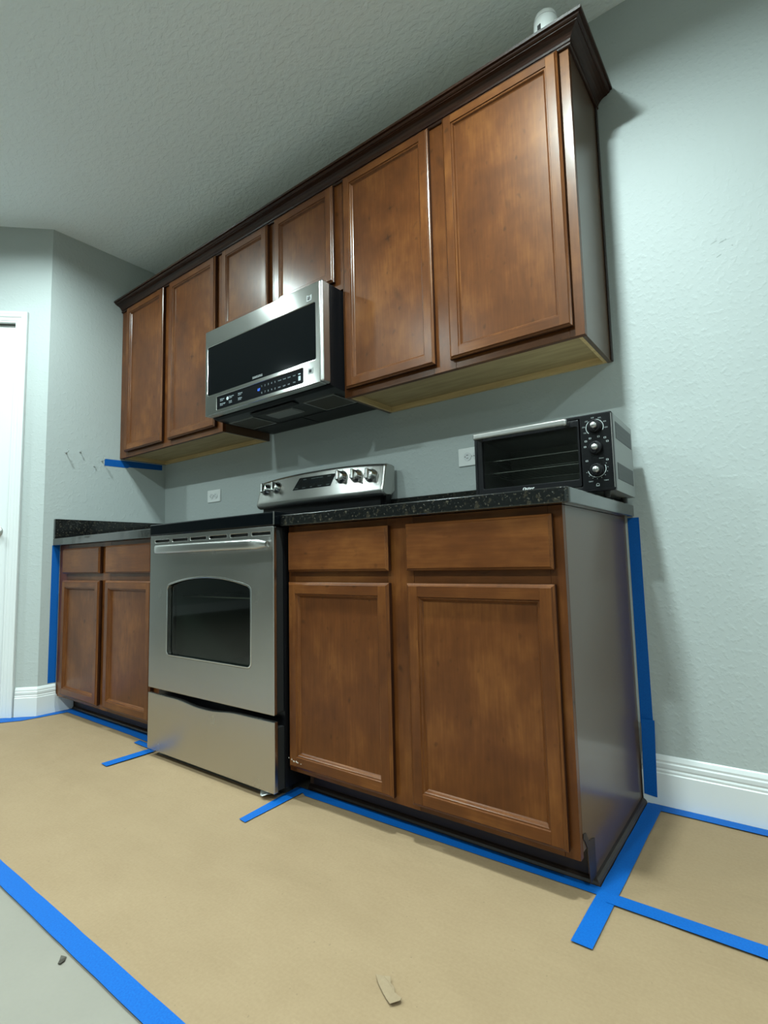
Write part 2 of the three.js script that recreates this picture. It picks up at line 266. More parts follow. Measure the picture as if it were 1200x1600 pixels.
function faceFrame(parent, stiles, rails, z1, th = 0.019) { // stiles [x0, x1, y0, y1], rails [x0, x1, y0, y1]
  const f = sub('face_frame', parent, [0, 0, 0]);
  for (const [a, b, c, d] of stiles) W('stile', uvm(bb(a, b, c, d, z1 - th, z1, 0.0008), rOff()), M.woodKnot, f);
  for (const [a, b, c, d] of rails) W('rail', uvm(bb(a, b, c, d, z1 - th, z1 - 0.0004, 0.0008), { ...rOff(), swap: true }), M.wood, f);
}
const DT = 0.692, DB = 0.1075, RT = 0.8556, RB = 0.7262;   // base doors and drawers: heights
function baseCabinet(label, x0, x1, doors, filler0, endPanel) {
  const t = thing('base_cabinet', label, 'cabinet', [(x0 + x1) / 2, 0, ZF / 2]);
  const kz = 0.513, fb = 0.088;
  const sidePts = [[0.003, 0], [kz, 0], [kz, fb + 0.012], [ZF - 0.0195, fb + 0.012], [ZF - 0.0195, BASE_H], [0.003, BASE_H]];
  const side = (x, th, m) => { const s = new THREE.Shape(sidePts.map(([z, y]) => new THREE.Vector2(z, y))); return W('side_panel', uvm(new THREE.ExtrudeGeometry(s, { depth: th, bevelEnabled: false }).rotateY(-Math.PI / 2).translate(x + th, 0, 0)), m, t); };
  side(x0, 0.015, M.laminate); side(x1 - 0.015, 0.015, M.laminate);
  W('bottom_panel', bb(x0 + 0.0155, x1 - 0.0155, 0.102, 0.115, 0.01, ZF - 0.02), M.maple, t);
  W('back_panel', bb(x0 + 0.0155, x1 - 0.0155, 0.116, BASE_H, 0.004, 0.010), M.maple, t);
  const [[a0, a1], [b0, b1]] = doors;
  faceFrame(t, [[x0, a0 + 0.014, fb, BASE_H], [a1 - 0.014, b0 + 0.014, fb, BASE_H], [b1 - 0.014, x1, fb, BASE_H]],
    [[a0 + 0.0145, a1 - 0.0145, RT - 0.012, BASE_H], [b0 + 0.0145, b1 - 0.0145, RT - 0.012, BASE_H], [a0 + 0.0145, a1 - 0.0145, DT - 0.012, RB + 0.012], [b0 + 0.0145, b1 - 0.0145, DT - 0.012, RB + 0.012], [a0 + 0.0145, a1 - 0.0145, fb, DB + 0.012], [b0 + 0.0145, b1 - 0.0145, fb, DB + 0.012]], ZF);
  for (const [p, q] of doors) { makeDrawer(t, p, q, RB, RT, ZF + 0.004); makeDoor(t, p, q, DB, DT, ZF + 0.004); }
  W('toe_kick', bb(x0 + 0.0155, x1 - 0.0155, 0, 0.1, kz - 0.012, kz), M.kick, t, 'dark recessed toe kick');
  const shoe = [[0, 0.0008], [0.0145, 0.0008], [0.014, 0.007], [0.011, 0.0125], [0.006, 0.016], [0, 0.0175]];
  const path = endPanel ? [[x0 + 0.002, kz], [x1, kz], [x1, 0.017]] : [[x0 + 0.016, kz], [x1 - 0.002, kz]];
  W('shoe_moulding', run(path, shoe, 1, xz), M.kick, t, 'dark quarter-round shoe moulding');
  if (endPanel) { // torn strip of dark veneer at the toe notch
    const s = new THREE.Shape([[0.506, 0.018], [0.552, 0.018], [0.556, 0.06], [0.560, 0.098], [0.574, 0.118], [0.586, 0.130], [0.583, 0.138], [0.566, 0.134], [0.548, 0.110], [0.520, 0.104], [0.506, 0.1]].map((q) => new THREE.Vector2(...q)));
    W('veneer_strip', new THREE.ExtrudeGeometry(s, { depth: 0.0016, bevelEnabled: false }).rotateY(-Math.PI / 2).translate(x1 + 0.0022, 0, 0), M.kick, t, 'torn dark veneer at the corner');
  }
  return t;
}
baseCabinet('large base cabinet right of the range, under the toaster oven, its end panel exposed', -0.9245, 0, [[-0.9091, -0.4963], [-0.4342, -0.0205]], 0, true);
baseCabinet('smaller-looking base cabinet in the left corner between the wall and the range', XL + 0.002, -1.699, [[-2.6365, -2.228], [-2.168, -1.758]], 0, false);

function wallCabinet(label, x0, x1, yb, yt, doors, doorY, opts = {}) {
  const t = thing('wall_cabinet', label, 'cabinet', [(x0 + x1) / 2, yb, ZU / 2]);
  const lipped = yb + 0.022;
  for (const [x, m] of [[x0, M.laminate], [x1 - 0.013, M.laminate]]) W('side_panel', uvm(bb(x, x + 0.013, yb, yt, 0.002, ZU - 0.0195)), m, t, x > x0 ? 'brown laminate side' : undefined);
  W('bottom_panel', uvm(bb(x0 + 0.0135, x1 - 0.0135, lipped, lipped + 0.012, 0.003, ZU - 0.020), { swap: true }), M.maple, t, 'pale maple underside set up behind the frame');
  W('hanging_rail', uvm(bb(x0 + 0.0135, x1 - 0.0135, yb + 0.0005, lipped - 0.0005, 0.003, 0.017), { swap: true }), M.mapleLit, t, 'maple rail against the wall, lightened as if lit');
  for (const x of [x0 + 0.0135, x1 - 0.0235]) W('end_rail', uvm(bb(x, x + 0.010, yb + 0.0005, lipped - 0.0005, 0.0175, ZU - 0.0205), { swap: true }), M.mapleLit, t);
  W('top_panel', uvm(bb(x0 + 0.0135, x1 - 0.0135, yt - 0.014, yt - 0.001, 0.003, ZU - 0.020)), M.maple, t);
  W('back_panel', uvm(bb(x0 + 0.0135, x1 - 0.0135, lipped + 0.013, yt - 0.015, 0.003, 0.008)), M.maple, t);
  const [[a0, a1], [b0, b1]] = doors;
  faceFrame(t, [[x0, a0 + 0.014, yb, yt], [a1 - 0.014, b0 + 0.014, yb, yt], [b1 - 0.014, x1, yb, yt]],
    [[a0 + 0.0145, a1 - 0.0145, doorY[1] - 0.015, yt], [b0 + 0.0145, b1 - 0.0145, doorY[1] - 0.015, yt], [a0 + 0.0145, a1 - 0.0145, yb, doorY[0] + 0.015], [b0 + 0.0145, b1 - 0.0145, yb, doorY[0] + 0.015]], ZU);
  doors.forEach(([p, q], i) => makeDoor(t, p, q, doorY[0], doorY[1], ZU + 0.004, M.wood, opts.uv?.[i], opts.mats?.[i]));
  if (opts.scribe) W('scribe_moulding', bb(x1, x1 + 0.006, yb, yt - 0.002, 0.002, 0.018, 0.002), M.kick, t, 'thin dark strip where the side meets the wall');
  return t;
}
const UT = 2.2963, UB = 1.4239, YT = 2.322;
wallCabinet('tall wall cabinet at the right end with its brown side exposed', -0.9334, XU, YU, YT, [[-0.9142, -0.5067], [-0.4474, -0.0385]], [UB, UT],
  { scribe: true, mats: [M.woodKnot, M.wood], uv: [{ ox: 0.30 * 1.25 + 0.698, oy: 0.55 * 1.25 - 1.962 + 2.5 }, { ox: 0.2, oy: 0.55 }] });
wallCabinet('short wall cabinet with two small doors directly above the microwave', -1.7195, -0.9345, 1.846, YT, [[-1.709, -1.3707], [-1.3259, -0.9692]], [1.882, UT]);
wallCabinet('tall wall cabinet in the left corner, just left of the microwave', XL + 0.002, -1.7205, YU, YT, [[-2.6378, -2.2366], [-2.1787, -1.7626]], [UB, UT], { mats: [M.wood, M.woodKnot], uv: [undefined, { ox: 0.75 * 1.25 + 1.97, oy: 0.30 * 1.25 - 1.83 + 2.5 }] });
{ // crown moulding: one run along the front and back to the wall
  const CR = [[0.0005, 2.2975], [0.006, 2.2975], [0.0085, 2.2995], [0.0095, 2.3025], [0.0085, 2.3055], [0.0060, 2.3075], [0.0060, 2.3095], [0.0090, 2.3095], [0.0110, 2.3150], [0.0150, 2.3210], [0.0210, 2.3268], [0.0290, 2.3312], [0.0380, 2.3335], [0.0400, 2.3335], [0.0400, 2.3365], [0.0440, 2.3372], [0.0480, 2.3395], [0.0500, 2.3430], [0.0500, 2.3450], [0.0565, 2.3450], [0.0575, 2.3530], [0.0550, 2.3550], [0.0005, 2.3550]];
  const g = run([[XL + 0.002, ZU + 0.0002], [XU + 0.0002, ZU + 0.0002], [XU + 0.0002, 0.002]], CR, 1, xz);
  const m = solo('crown_moulding', uvm(g, { swap: true }), M.shadedWood, 'stained crown moulding with painted shade along the top of all the wall cabinets', 'moulding');
}
{ // worktops
  const GT = [BASE_H + 0.0008, TOP];
  const slab = (pts) => { const s = new THREE.Shape(); pts.forEach(([x, z, r], i) => { if (!r) { i ? s.lineTo(x, -z) : s.moveTo(x, -z); } else { s.lineTo(x, -(z - r)); s.quadraticCurveTo(x, -z, x - r, -z); } }); return uvm(extrude(s, GT[1] - GT[0], 0.003, 3).rotateX(-Math.PI / 2).translate(0, GT[0], 0)); };
  const r = thing('countertop', 'black speckled granite worktop on the right base cabinet, under the toaster oven', 'countertop', [-0.45, BASE_H, 0.32]);
  W('slab', slab([[-0.9240, 0.0015], [0.027, 0.0015], [0.027, 0.64, 0.02], [-0.9240, 0.64]]), M.granite, r);
  W('backsplash', uvm(bb(-0.9235, 0.012, TOP + 0.0005, 1.016, 0.0015, 0.0215, 0.002)), M.granite, r);
  const l = thing('countertop', 'black speckled granite worktop in the left corner with raised side and back strips', 'countertop', [-2.2, BASE_H, 0.32]);
  W('slab', slab([[XL + 0.002, 0.0015], [-1.6945, 0.0015], [-1.6945, 0.64], [XL + 0.002, 0.64]]), M.granite, l);
  W('side_splash', uvm(bb(XL + 0.002, XL + 0.022, TOP + 0.0005, 1.019, 0.0015, 0.64, 0.002)), M.granite, l);
  W('backsplash', uvm(bb(XL + 0.0225, -1.6945, TOP + 0.0005, 1.018, 0.0015, 0.0215, 0.002)), M.granite, l);
}

// ------------------------------------------------------------------ the range
{
  const X0 = -1.692, X1 = -0.9295, Z = 0.665, c = (X0 + X1) / 2;
  const t = thing('kitchen_range', 'freestanding stainless steel electric range with arched oven window and rear knobs', 'range', [c, 0, 0.34]);
  // body: shell around the oven cavity
  const B0 = 0.035, BZ = 0.618;
  W('body', [bb(X0 + 0.002, X0 + 0.03, B0, 0.876, 0.025, BZ), bb(X1 - 0.03, X1 - 0.002, B0, 0.876, 0.025, BZ), bb(X0 + 0.03, X1 - 0.03, B0, 0.876, 0.025, 0.05), bb(X0 + 0.03, X1 - 0.03, 0.80, 0.876, 0.05, BZ), bb(X0 + 0.03, X1 - 0.03, B0, 0.28, 0.05, BZ)], M.black, t, 'black enamel sides');
  for (const x of [X0 + 0.05, X1 - 0.05]) for (const z of [0.08, 0.57]) W('foot', cyl(0.018, 0.022, 0.0345, 16).translate(x, 0.0178, z), M.blackMatt, t);
  W('cavity', [bb(X0 + 0.0305, X0 + 0.09, 0.2805, 0.7995, 0.16, BZ), bb(X1 - 0.09, X1 - 0.0305, 0.2805, 0.7995, 0.16, BZ), bb(X0 + 0.09, X1 - 0.09, 0.2805, 0.7995, 0.0505, 0.16), bb(X0 + 0.09, X1 - 0.09, 0.2805, 0.33, 0.16, BZ)], M.cavity, t, 'dark grey oven interior');
  const bars = []; for (let i = 0; i < 9; i++) bars.push(cyl(0.0022, 0.0022, 0.40, 8).rotateX(Math.PI / 2).translate(X0 + 0.13 + i * (X1 - X0 - 0.26) / 8, 0.63, 0.37));
  for (const z of [0.17, 0.57]) bars.push(cyl(0.0035, 0.0035, X1 - X0 - 0.185, 8).rotateZ(Math.PI / 2).translate(c, 0.63, z));
  W('oven_rack', bars, M.steelPlain, t, 'wire rack behind the glass');
  // door
  const dr = sub('oven_door', t, [0, 0, 0]);
  const D0 = 0.2698, D1 = 0.8785;
  const wx0 = c - 0.252, wx1 = c + 0.266, wy0 = 0.406, wys = 0.683, arch = 0.028;
  const win = (P, e) => { const a0 = wx0 - e, a1 = wx1 + e, b0 = wy0 - e, bs = wys + e, r = 0.022 + e; const s = new P(); s.moveTo(a0 + r, b0); s.lineTo(a1 - r, b0); s.quadraticCurveTo(a1, b0, a1, b0 + r); s.lineTo(a1, bs - 0.022); s.quadraticCurveTo(a1, bs - 0.002, a1 - 0.022, bs + 0.002); s.quadraticCurveTo((a0 + a1) / 2, bs + arch * 2, a0 + 0.022, bs + 0.002); s.quadraticCurveTo(a0, bs - 0.002, a0, bs - 0.022); s.lineTo(a0, b0 + r); s.quadraticCurveTo(a0, b0, a0 + r, b0); return s; };
  const skin = rrect(X0 + 0.001, X1 - 0.001, D0, D1, 0.005); skin.holes.push(win(THREE.Path, 0));
  const slots = [[-1.657, -1.552], [-1.530, -1.424], [-1.405, -1.304], [-1.283, -1.180], [-1.160, -1.062], [-1.042, -0.946]];
  for (const [a, b] of slots) skin.holes.push(rrect(a, b, 0.8505, 0.8605, 0.003, THREE.Path));
  W('skin', uvm(extrude(skin, 0.014, 0.0025, 3, 16).translate(0, 0, Z - 0.014)), M.steel, dr);
  const core = rrect(X0 + 0.006, X1 - 0.006, D0 + 0.003, D1 - 0.003, 0.004); core.holes.push(win(THREE.Path, 0.004));
  W('core', extrude(core, 0.030).translate(0, 0, Z - 0.0446), M.blackMatt, dr, 'black door core seen in the vents');
  W('window_glass', new THREE.ShapeGeometry(win(THREE.Shape, 0.0035), 16).translate(0, 0, Z - 0.012), M.ovenGlass, dr, 'dark tinted arched glass');
  const rim = win(THREE.Shape, 0.0008); rim.holes.push(win(THREE.Path, -0.0045));
  W('window_trim', extrude(rim, 0.004, 0.0012, 2, 16).translate(0, 0, Z - 0.0028), M.chrome, dr, 'thin bright rim of the window');
  { // bowed handle, sections across the path
    const n = 40, sec = 14, tri = [], ring = [];
    for (let i = 0; i <= n; i++) {
      const u = i / n * 2 - 1, e = Math.min(1, (1 - Math.abs(u)) / 0.09), out = 0.006 + 0.036 * Math.sin(Math.min(1, e) * Math.PI / 2) + 0.012 * (1 - u * u), x = c + 0.026 + u * 0.324, r = [];
      const hh = 0.0168 * (0.55 + 0.45 * Math.sqrt(Math.min(1, e * 1.6)));
      for (let k = 0; k < sec; k++) { const a = k / sec * Math.PI * 2; r.push([x, 0.8195 + hh * Math.sign(Math.sin(a)) * Math.pow(Math.abs(Math.sin(a)), 0.7), Z + out - 0.004 + 0.0085 * Math.sign(Math.cos(a)) * Math.pow(Math.abs(Math.cos(a)), 0.7)]); }
      ring.push(r);
    }
    const idx = [], pos = []; ring.forEach((r) => r.forEach((q) => pos.push(...q)));
    for (let i = 0; i < n; i++) for (let k = 0; k < sec; k++) { const a = i * sec + k, b = i * sec + (k + 1) % sec, d = a + sec, e = b + sec; idx.push(a, d, b, b, d, e); }
    for (const i of [0, n]) for (let k = 1; k < sec - 1; k++) i ? idx.push(i * sec, i * sec + k, i * sec + k + 1) : idx.push(0, k + 1, k);
    const g = new THREE.BufferGeometry(); g.setAttribute('position', new THREE.BufferAttribute(new Float32Array(pos), 3)); g.setIndex(idx); g.computeVertexNormals();
    W('handle', outward(g), M.steelPlain, dr, 'wide bowed steel handle');
  }
  // drawer below, its top edge dipping for the fingers
  const s = new THREE.Shape(), y2 = 0.2500, y3 = 0.030; s.moveTo(X0 + 0.004, y3); s.lineTo(X1 - 0.004, y3); s.lineTo(X1 - 0.001, y3 + 0.003); s.lineTo(X1 - 0.001, y2); s.lineTo(c + 0.20, y2 - 0.001); s.bezierCurveTo(c + 0.12, y2 - 0.001, c + 0.09, y2 - 0.014, c + 0.0, y2 - 0.014); s.bezierCurveTo(c - 0.09, y2 - 0.014, c - 0.12, y2 - 0.001, c - 0.21, y2 - 0.001); s.lineTo(X0 + 0.001, y2); s.lineTo(X0 + 0.001, y3 + 0.003);
  const dw = sub('storage_drawer', t, [0, 0, 0]);
  W('front', uvm(extrude(s, 0.016, 0.002, 2, 16).translate(0, 0, Z - 0.016)), M.steel, dw);
  W('box', bb(X0 + 0.006, X1 - 0.006, y3 + 0.004, y2 - 0.022, 0.6185, Z - 0.0165), M.blackMatt, dw);
  // glass top with its black front edge
  W('cooktop', uvm(bb(X0 - 0.0015, X1 + 0.003, 0.8795, 0.9255, 0.02, Z + 0.003, 0.006)), M.blackGlass, t, 'black glass cooktop');
  W('corner_trim', bb(X1 + 0.0008, X1 + 0.0036, 0.882, 0.926, Z - 0.001, Z + 0.0036, 0.0008), M.steelPlain, t, 'small bright corner trim');
  // rear control panel
  const gx0 = -1.690, gx1 = -0.895, gp = sub('control_panel', t, [0, 0, 0]);
  const top = (u) => 1.160 + 0.020 * (1 - Math.pow(Math.abs(u), 2.4));
  const prof = (u) => { const T = top(u); return [[0.028, 1.045], [0.060, 1.027], [0.092, 1.024], [0.108, 1.030], [0.1145, 1.042], [0.113, 1.056], [0.108, 1.070], [0.088, T - 0.014], [0.083, T - 0.004], [0.074, T], [0.045, T - 0.001], [0.028, T - 0.006]]; };
  { const n = 36, tri = [], P = []; for (let i = 0; i <= n; i++) { const u = Math.sin((i / n - 0.5) * Math.PI), edge = clamp((1 - Math.abs(u)) / 0.009), k = Math.sqrt(1 - (1 - edge) * (1 - edge)); const x = (gx0 + gx1) / 2 + u * (gx1 - gx0) / 2; P.push(prof(u).map(([z, y]) => [x, 1.09 + (y - 1.09) * (0.9 + 0.1 * k), 0.028 + (z - 0.028) * (0.86 + 0.14 * k)])); }
    const m = P[0].length; const idx = [], pos = P.flat(2); for (let i = 0; i < n; i++) for (let j = 0; j < m; j++) { const a = i * m + j, b = i * m + (j + 1) % m; idx.push(a, a + m, b, b, a + m, b + m); }
    const g0 = new THREE.BufferGeometry(); g0.setAttribute('position', new THREE.BufferAttribute(new Float32Array(pos), 3)); g0.setIndex(idx); g0.computeVertexNormals();
    for (const i of [0, n]) { const f = THREE.ShapeUtils.triangulateShape(P[i].map((q) => new THREE.Vector2(q[2], q[1])), []); for (const [a, b, d] of f) i ? tri.push(P[i][a], P[i][d], P[i][b]) : tri.push(P[i][a], P[i][b], P[i][d]); }
    W('housing', uvm(joinG([g0, fromTris(tri)])), M.steel, gp, 'brushed steel arched housing'); }
  W('neck', [bb(X0 + 0.012, X1 - 0.005, 0.926, 1.032, 0.027, 0.078), bb(X1 - 0.012, X1 + 0.012, 0.9262, 1.05, 0.024, 0.060)], M.black, t, 'black back below the control panel');
  // face frame of reference: bottom (1.070, .108) to top (T - .014, .088)
  const lean = Math.atan2(0.020, 0.090), onFace = (y) => 0.108 - (y - 1.070) * 0.020 / 0.090;
  const disp = canvasTex(512, 160, (g, w, h) => { g.fillStyle = '#07090a'; g.fillRect(0, 0, w, h); g.fillStyle = '#9fb0ae'; g.font = '15px sans-serif'; const rows = ['BAKE', 'BROIL', 'CONVECTION', 'CLEAN', 'TIMER', 'CLOCK', 'START', 'OFF', 'DELAY', 'LIGHT']; rows.forEach((q, i) => { const col = i % 5, r = Math.floor(i / 5); g.fillText(q, 24 + col * 98, 34 + r * 106); g.strokeStyle = '#5d6a69'; g.strokeRect(22 + col * 98, 44 + r * 58, 56, 20); }); g.fillStyle = '#10161a'; g.fillRect(190, 50, 130, 40); });
  const ds = new THREE.Shape([[-1.440, 1.0955], [-1.196, 1.0935], [-1.172, 1.150], [-1.404, 1.153]].map(([x, y]) => new THREE.Vector2(x, y)));
  const tilt = (g, lift) => { const p = g.attributes.position; for (let i = 0; i < p.count; i++) p.setZ(i, p.getZ(i) + onFace(p.getY(i)) + lift); g.computeVertexNormals(); return g; };
  const dg = prep(new THREE.ExtrudeGeometry(ds, { depth: 0.0016, bevelEnabled: false })); { const p = dg.attributes.position, uv = dg.attributes.uv; for (let i = 0; i < p.count; i++) uv.setXY(i, (p.getX(i) + 1.440) / 0.268, (p.getY(i) - 1.0935) / 0.0595); }
  W('display', tilt(dg, 0.0002), std({ map: disp, roughness: 0.1, specularIntensity: 0.5 }), gp, 'black slanted touch display');
  const rimS = new THREE.Shape([[-1.4435, 1.0930], [-1.194, 1.0910], [-1.169, 1.1525], [-1.406, 1.1555]].map(([x, y]) => new THREE.Vector2(x, y))); 
  W('display_rim', tilt(prep(new THREE.ExtrudeGeometry(rimS, { depth: 0.0009, bevelEnabled: false })), 0.0001), M.chrome, gp);
  for (const [x, y] of [[-1.632, 1.119], [-1.556, 1.121], [-1.134, 1.126], [-1.048, 1.121], [-0.966, 1.1135]]) {
    const k = put('knob', [new THREE.LatheGeometry([[0.0, 0.026], [0.016, 0.0255], [0.022, 0.022], [0.0245, 0.012], [0.028, 0.008], [0.030, 0.001], [0.030, 0]].map((q) => new THREE.Vector2(...q)), 32).rotateX(Math.PI / 2), bb(-0.008, 0.008, -0.0255, 0.0255, 0.015, 0.038, 0.007)], M.chrome, gp, 'polished knob');
    k.position.set(x - gp.position.x - t.position.x, y, onFace(y) - t.position.z); k.rotation.x = -lean; k.rotation.z = 0.2;
    const marks = []; for (let a = 0; a < 9; a++) { const q = -2.3 + a * 0.58; marks.push(new THREE.CircleGeometry(a % 4 ? 0.0011 : 0.0018, 6).translate(Math.sin(q) * 0.037, Math.cos(q) * 0.035, 0.0015)); }
    const d = put('dial_marks', marks, M.slotDark, gp); d.position.copy(k.position); d.rotation.x = -lean;
  }
  const led = put('indicator', cyl(0.003, 0.003, 0.002, 12).rotateX(Math.PI / 2), M.black, gp); led.position.set(-1.010 - t.position.x, 1.086, onFace(1.086) + 0.001 - t.position.z); led.rotation.x = -lean;
}

// ------------------------------------------------------------------ the microwave
{
  const X0 = -1.695, X1 = -0.9385, Y0 = 1.4376, Y1 = 1.842, Z = 0.408, c = (X0 + X1) / 2;
  const t = thing('microwave', 'over-the-range microwave in stainless steel with a black window and black underside', 'microwave', [c, 1.425, 0.2]);
  { const s = new THREE.Shape([[0.003, 1.427], [0.30, 1.427], [0.345, 1.4305], [0.366, 1.436], [0.366, Y1 - 0.003], [0.003, Y1 - 0.003]].map((q) => new THREE.Vector2(...q)));
    W('body', new THREE.ExtrudeGeometry(s, { depth: X1 - X0 - 0.006, bevelEnabled: false }).rotateY(-Math.PI / 2).translate(X1 - 0.003, 0, 0), M.black, t, 'black steel case'); }
  const d = sub('door', t, [0, 0, 0]);
  const W0 = -1.678, W1 = -0.980, V0 = 1.5335, V1 = 1.763, P0 = -1.609, P1 = -1.049, Q0 = 1.4555, Q1 = 1.5155, XE = -0.957;
  const s = rrect(X0, XE, Y0, Y1, 0.004); s.holes.push(rrect(W0, W1, V0, V1, 0.007, THREE.Path), rrect(P0, P1, Q0, Q1, 0.005, THREE.Path));
  W('frame', uvm(extrude(s, 0.038, 0.003, 3).translate(0, 0, Z - 0.038)), M.steelBright, d, 'brushed stainless frame');
  W('edge_trim', uvm(bb(XE + 0.0005, X1 + 0.001, Y0, Y1, Z - 0.042, Z + 0.004, 0.0085)), M.steelPlain, d, 'bright rounded right edge');
  W('window_glass', bb(W0 + 0.0005, W1 - 0.0005, V0 + 0.0005, V1 - 0.0005, Z - 0.02, Z - 0.0035), M.blackGlass, d, 'black reflective window');
  const ct = canvasTex(1024, 112, (g, w, h) => {
    g.fillStyle = '#06080b'; g.fillRect(0, 0, w, h); g.fillStyle = '#b3bfc4'; g.font = 'bold 16px sans-serif';
    const L = ['Defrost', 'Popcorn', 'Reheat', 'Beverage', 'Cook', 'Soften']; L.forEach((q, i) => { g.fillText(q, 40 + (i % 3) * 118, 36 + Math.floor(i / 3) * 40); g.fillRect(40 + (i % 3) * 118, 42 + Math.floor(i / 3) * 40, 40, 3); });
    g.fillStyle = '#c9d4d6'; g.beginPath(); g.arc(140, 40, 15, 0, 7); g.fill();
    g.fillStyle = '#b6c2c6'; g.font = '20px sans-serif'; ['1', '2', '3', '4', '5'].forEach((q, i) => g.fillText(q, 560 + i * 38, 40)); ['6', '7', '8', '9', '0'].forEach((q, i) => g.fillText(q, 560 + i * 38, 92));
    g.font = '13px sans-serif'; ['Power', 'Timer', 'Clock'].forEach((q, i) => { g.fillText(q, 752 + i * 52, 38); g.fillText(['Vent', 'Light', 'Add'][i], 752 + i * 52, 90); });
    g.fillText('Start', 912, 38); g.fillText('Stop', 912, 88); g.fillRect(968, 30, 24, 8); g.fillRect(968, 50, 24, 34);
  });
  const pg = bb(P0 + 0.0005, P1 - 0.0005, Q0 + 0.0005, Q1 - 0.0005, Z - 0.02, Z - 0.0035); { const g = prep(pg), p = g.attributes.position, uv = g.attributes.uv; for (let i = 0; i < p.count; i++) uv.setXY(i, (p.getX(i) - P0) / (P1 - P0), (p.getY(i) - Q0) / (Q1 - Q0)); W('control_panel', g, std({ map: ct, roughness: 0.45, specularIntensity: 0.08 }), d, 'black touch panel with pale legends'); }
  const flat = (g, x, y, w, h, z) => g; 
  const word = (txt, font, color, w, h, wide, extra = {}) => { const tx = canvasTex(512, 128, (g, a, b) => { g.fillStyle = '#000'; g.fillRect(0, 0, a, b); g.fillStyle = '#fff'; g.font = font; g.textAlign = 'center'; g.textBaseline = 'middle'; g.fillText(txt, a / 2, b / 2, a * 0.96); }); tx.colorSpace = THREE.NoColorSpace; return std({ color, alphaMap: tx, transparent: true, roughness: 0.4, ...extra }); };
  W('lettering', new THREE.PlaneGeometry(0.076, 0.019).translate(-1.327, 1.5462, Z - 0.0031), word('SAMSUNG', 'bold 92px sans-serif', lin(0.32, 0.34, 0.34)), d, 'small grey lettering');
  const blue = word('4:07', 'bold 110px sans-serif', lin(0.02, 0.06, 0.3), 0, 0, 0, { emissive: lin(0.03, 0.16, 1.0), emissiveIntensity: 1.6 });
  W('clock_display', new THREE.PlaneGeometry(0.040, 0.018).translate(-1.318, 1.4865, Z - 0.0031), blue, d, 'blue lit clock digits');
  for (const [x, y] of [[-1.012, 1.787], [-1.008, 1.492]]) { const a = sub('adhesive_pad', t, [0, 0, 0]); a.userData.label = 'torn pale sticker with a dark spot'; const sh = new THREE.Shape([[-0.014, -0.013], [0.013, -0.012], [0.015, 0.012], [0.004, 0.009], [-0.012, 0.014]].map((q) => new THREE.Vector2(...q))); W('pad', new THREE.ExtrudeGeometry(sh, { depth: 0.0012, bevelEnabled: false }).translate(x, y, Z + 0.0001), M.padGrey, a); W('spot', bb(x - 0.006, x + 0.007, y - 0.006, y + 0.006, Z + 0.0014, Z + 0.0032, 0.0008), M.black, a); }
  // underside
  for (const [a, b] of [[-1.668, -1.492], [-1.168, -0.992]]) { const f = sub('grease_filter', t, [0, 0, 0]); W('mesh', bb(a + 0.006, b - 0.006, 1.4235, 1.4265, 0.156, 0.290), M.filter, f); W('rim', loop(a, b, 0.150, 0.296, [[0, 0], [0, 0.004], [0.0065, 0.004], [0.0065, 0]]).rotateX(Math.PI / 2).translate(0, 1.4268, 0), M.steelPlain, f); }
  W('lamp_cover', [bb(-1.425, -1.262, 1.4215, 1.4268, 0.20, 0.268, 0.002), bb(-1.43, -1.257, 1.4245, 1.4269, 0.196, 0.272)], M.ovenSide, t, 'grey lamp cover');
  W('grille', [bb(-1.66, -1.335, 1.4238, 1.4268, 0.022, 0.138), bb(-1.325, -0.975, 1.4238, 1.4268, 0.022, 0.138), bb(-1.47, -1.19, 1.422, 1.4268, 0.296, 0.33, 0.002)], M.blackMatt, t, 'black bottom plates');
}

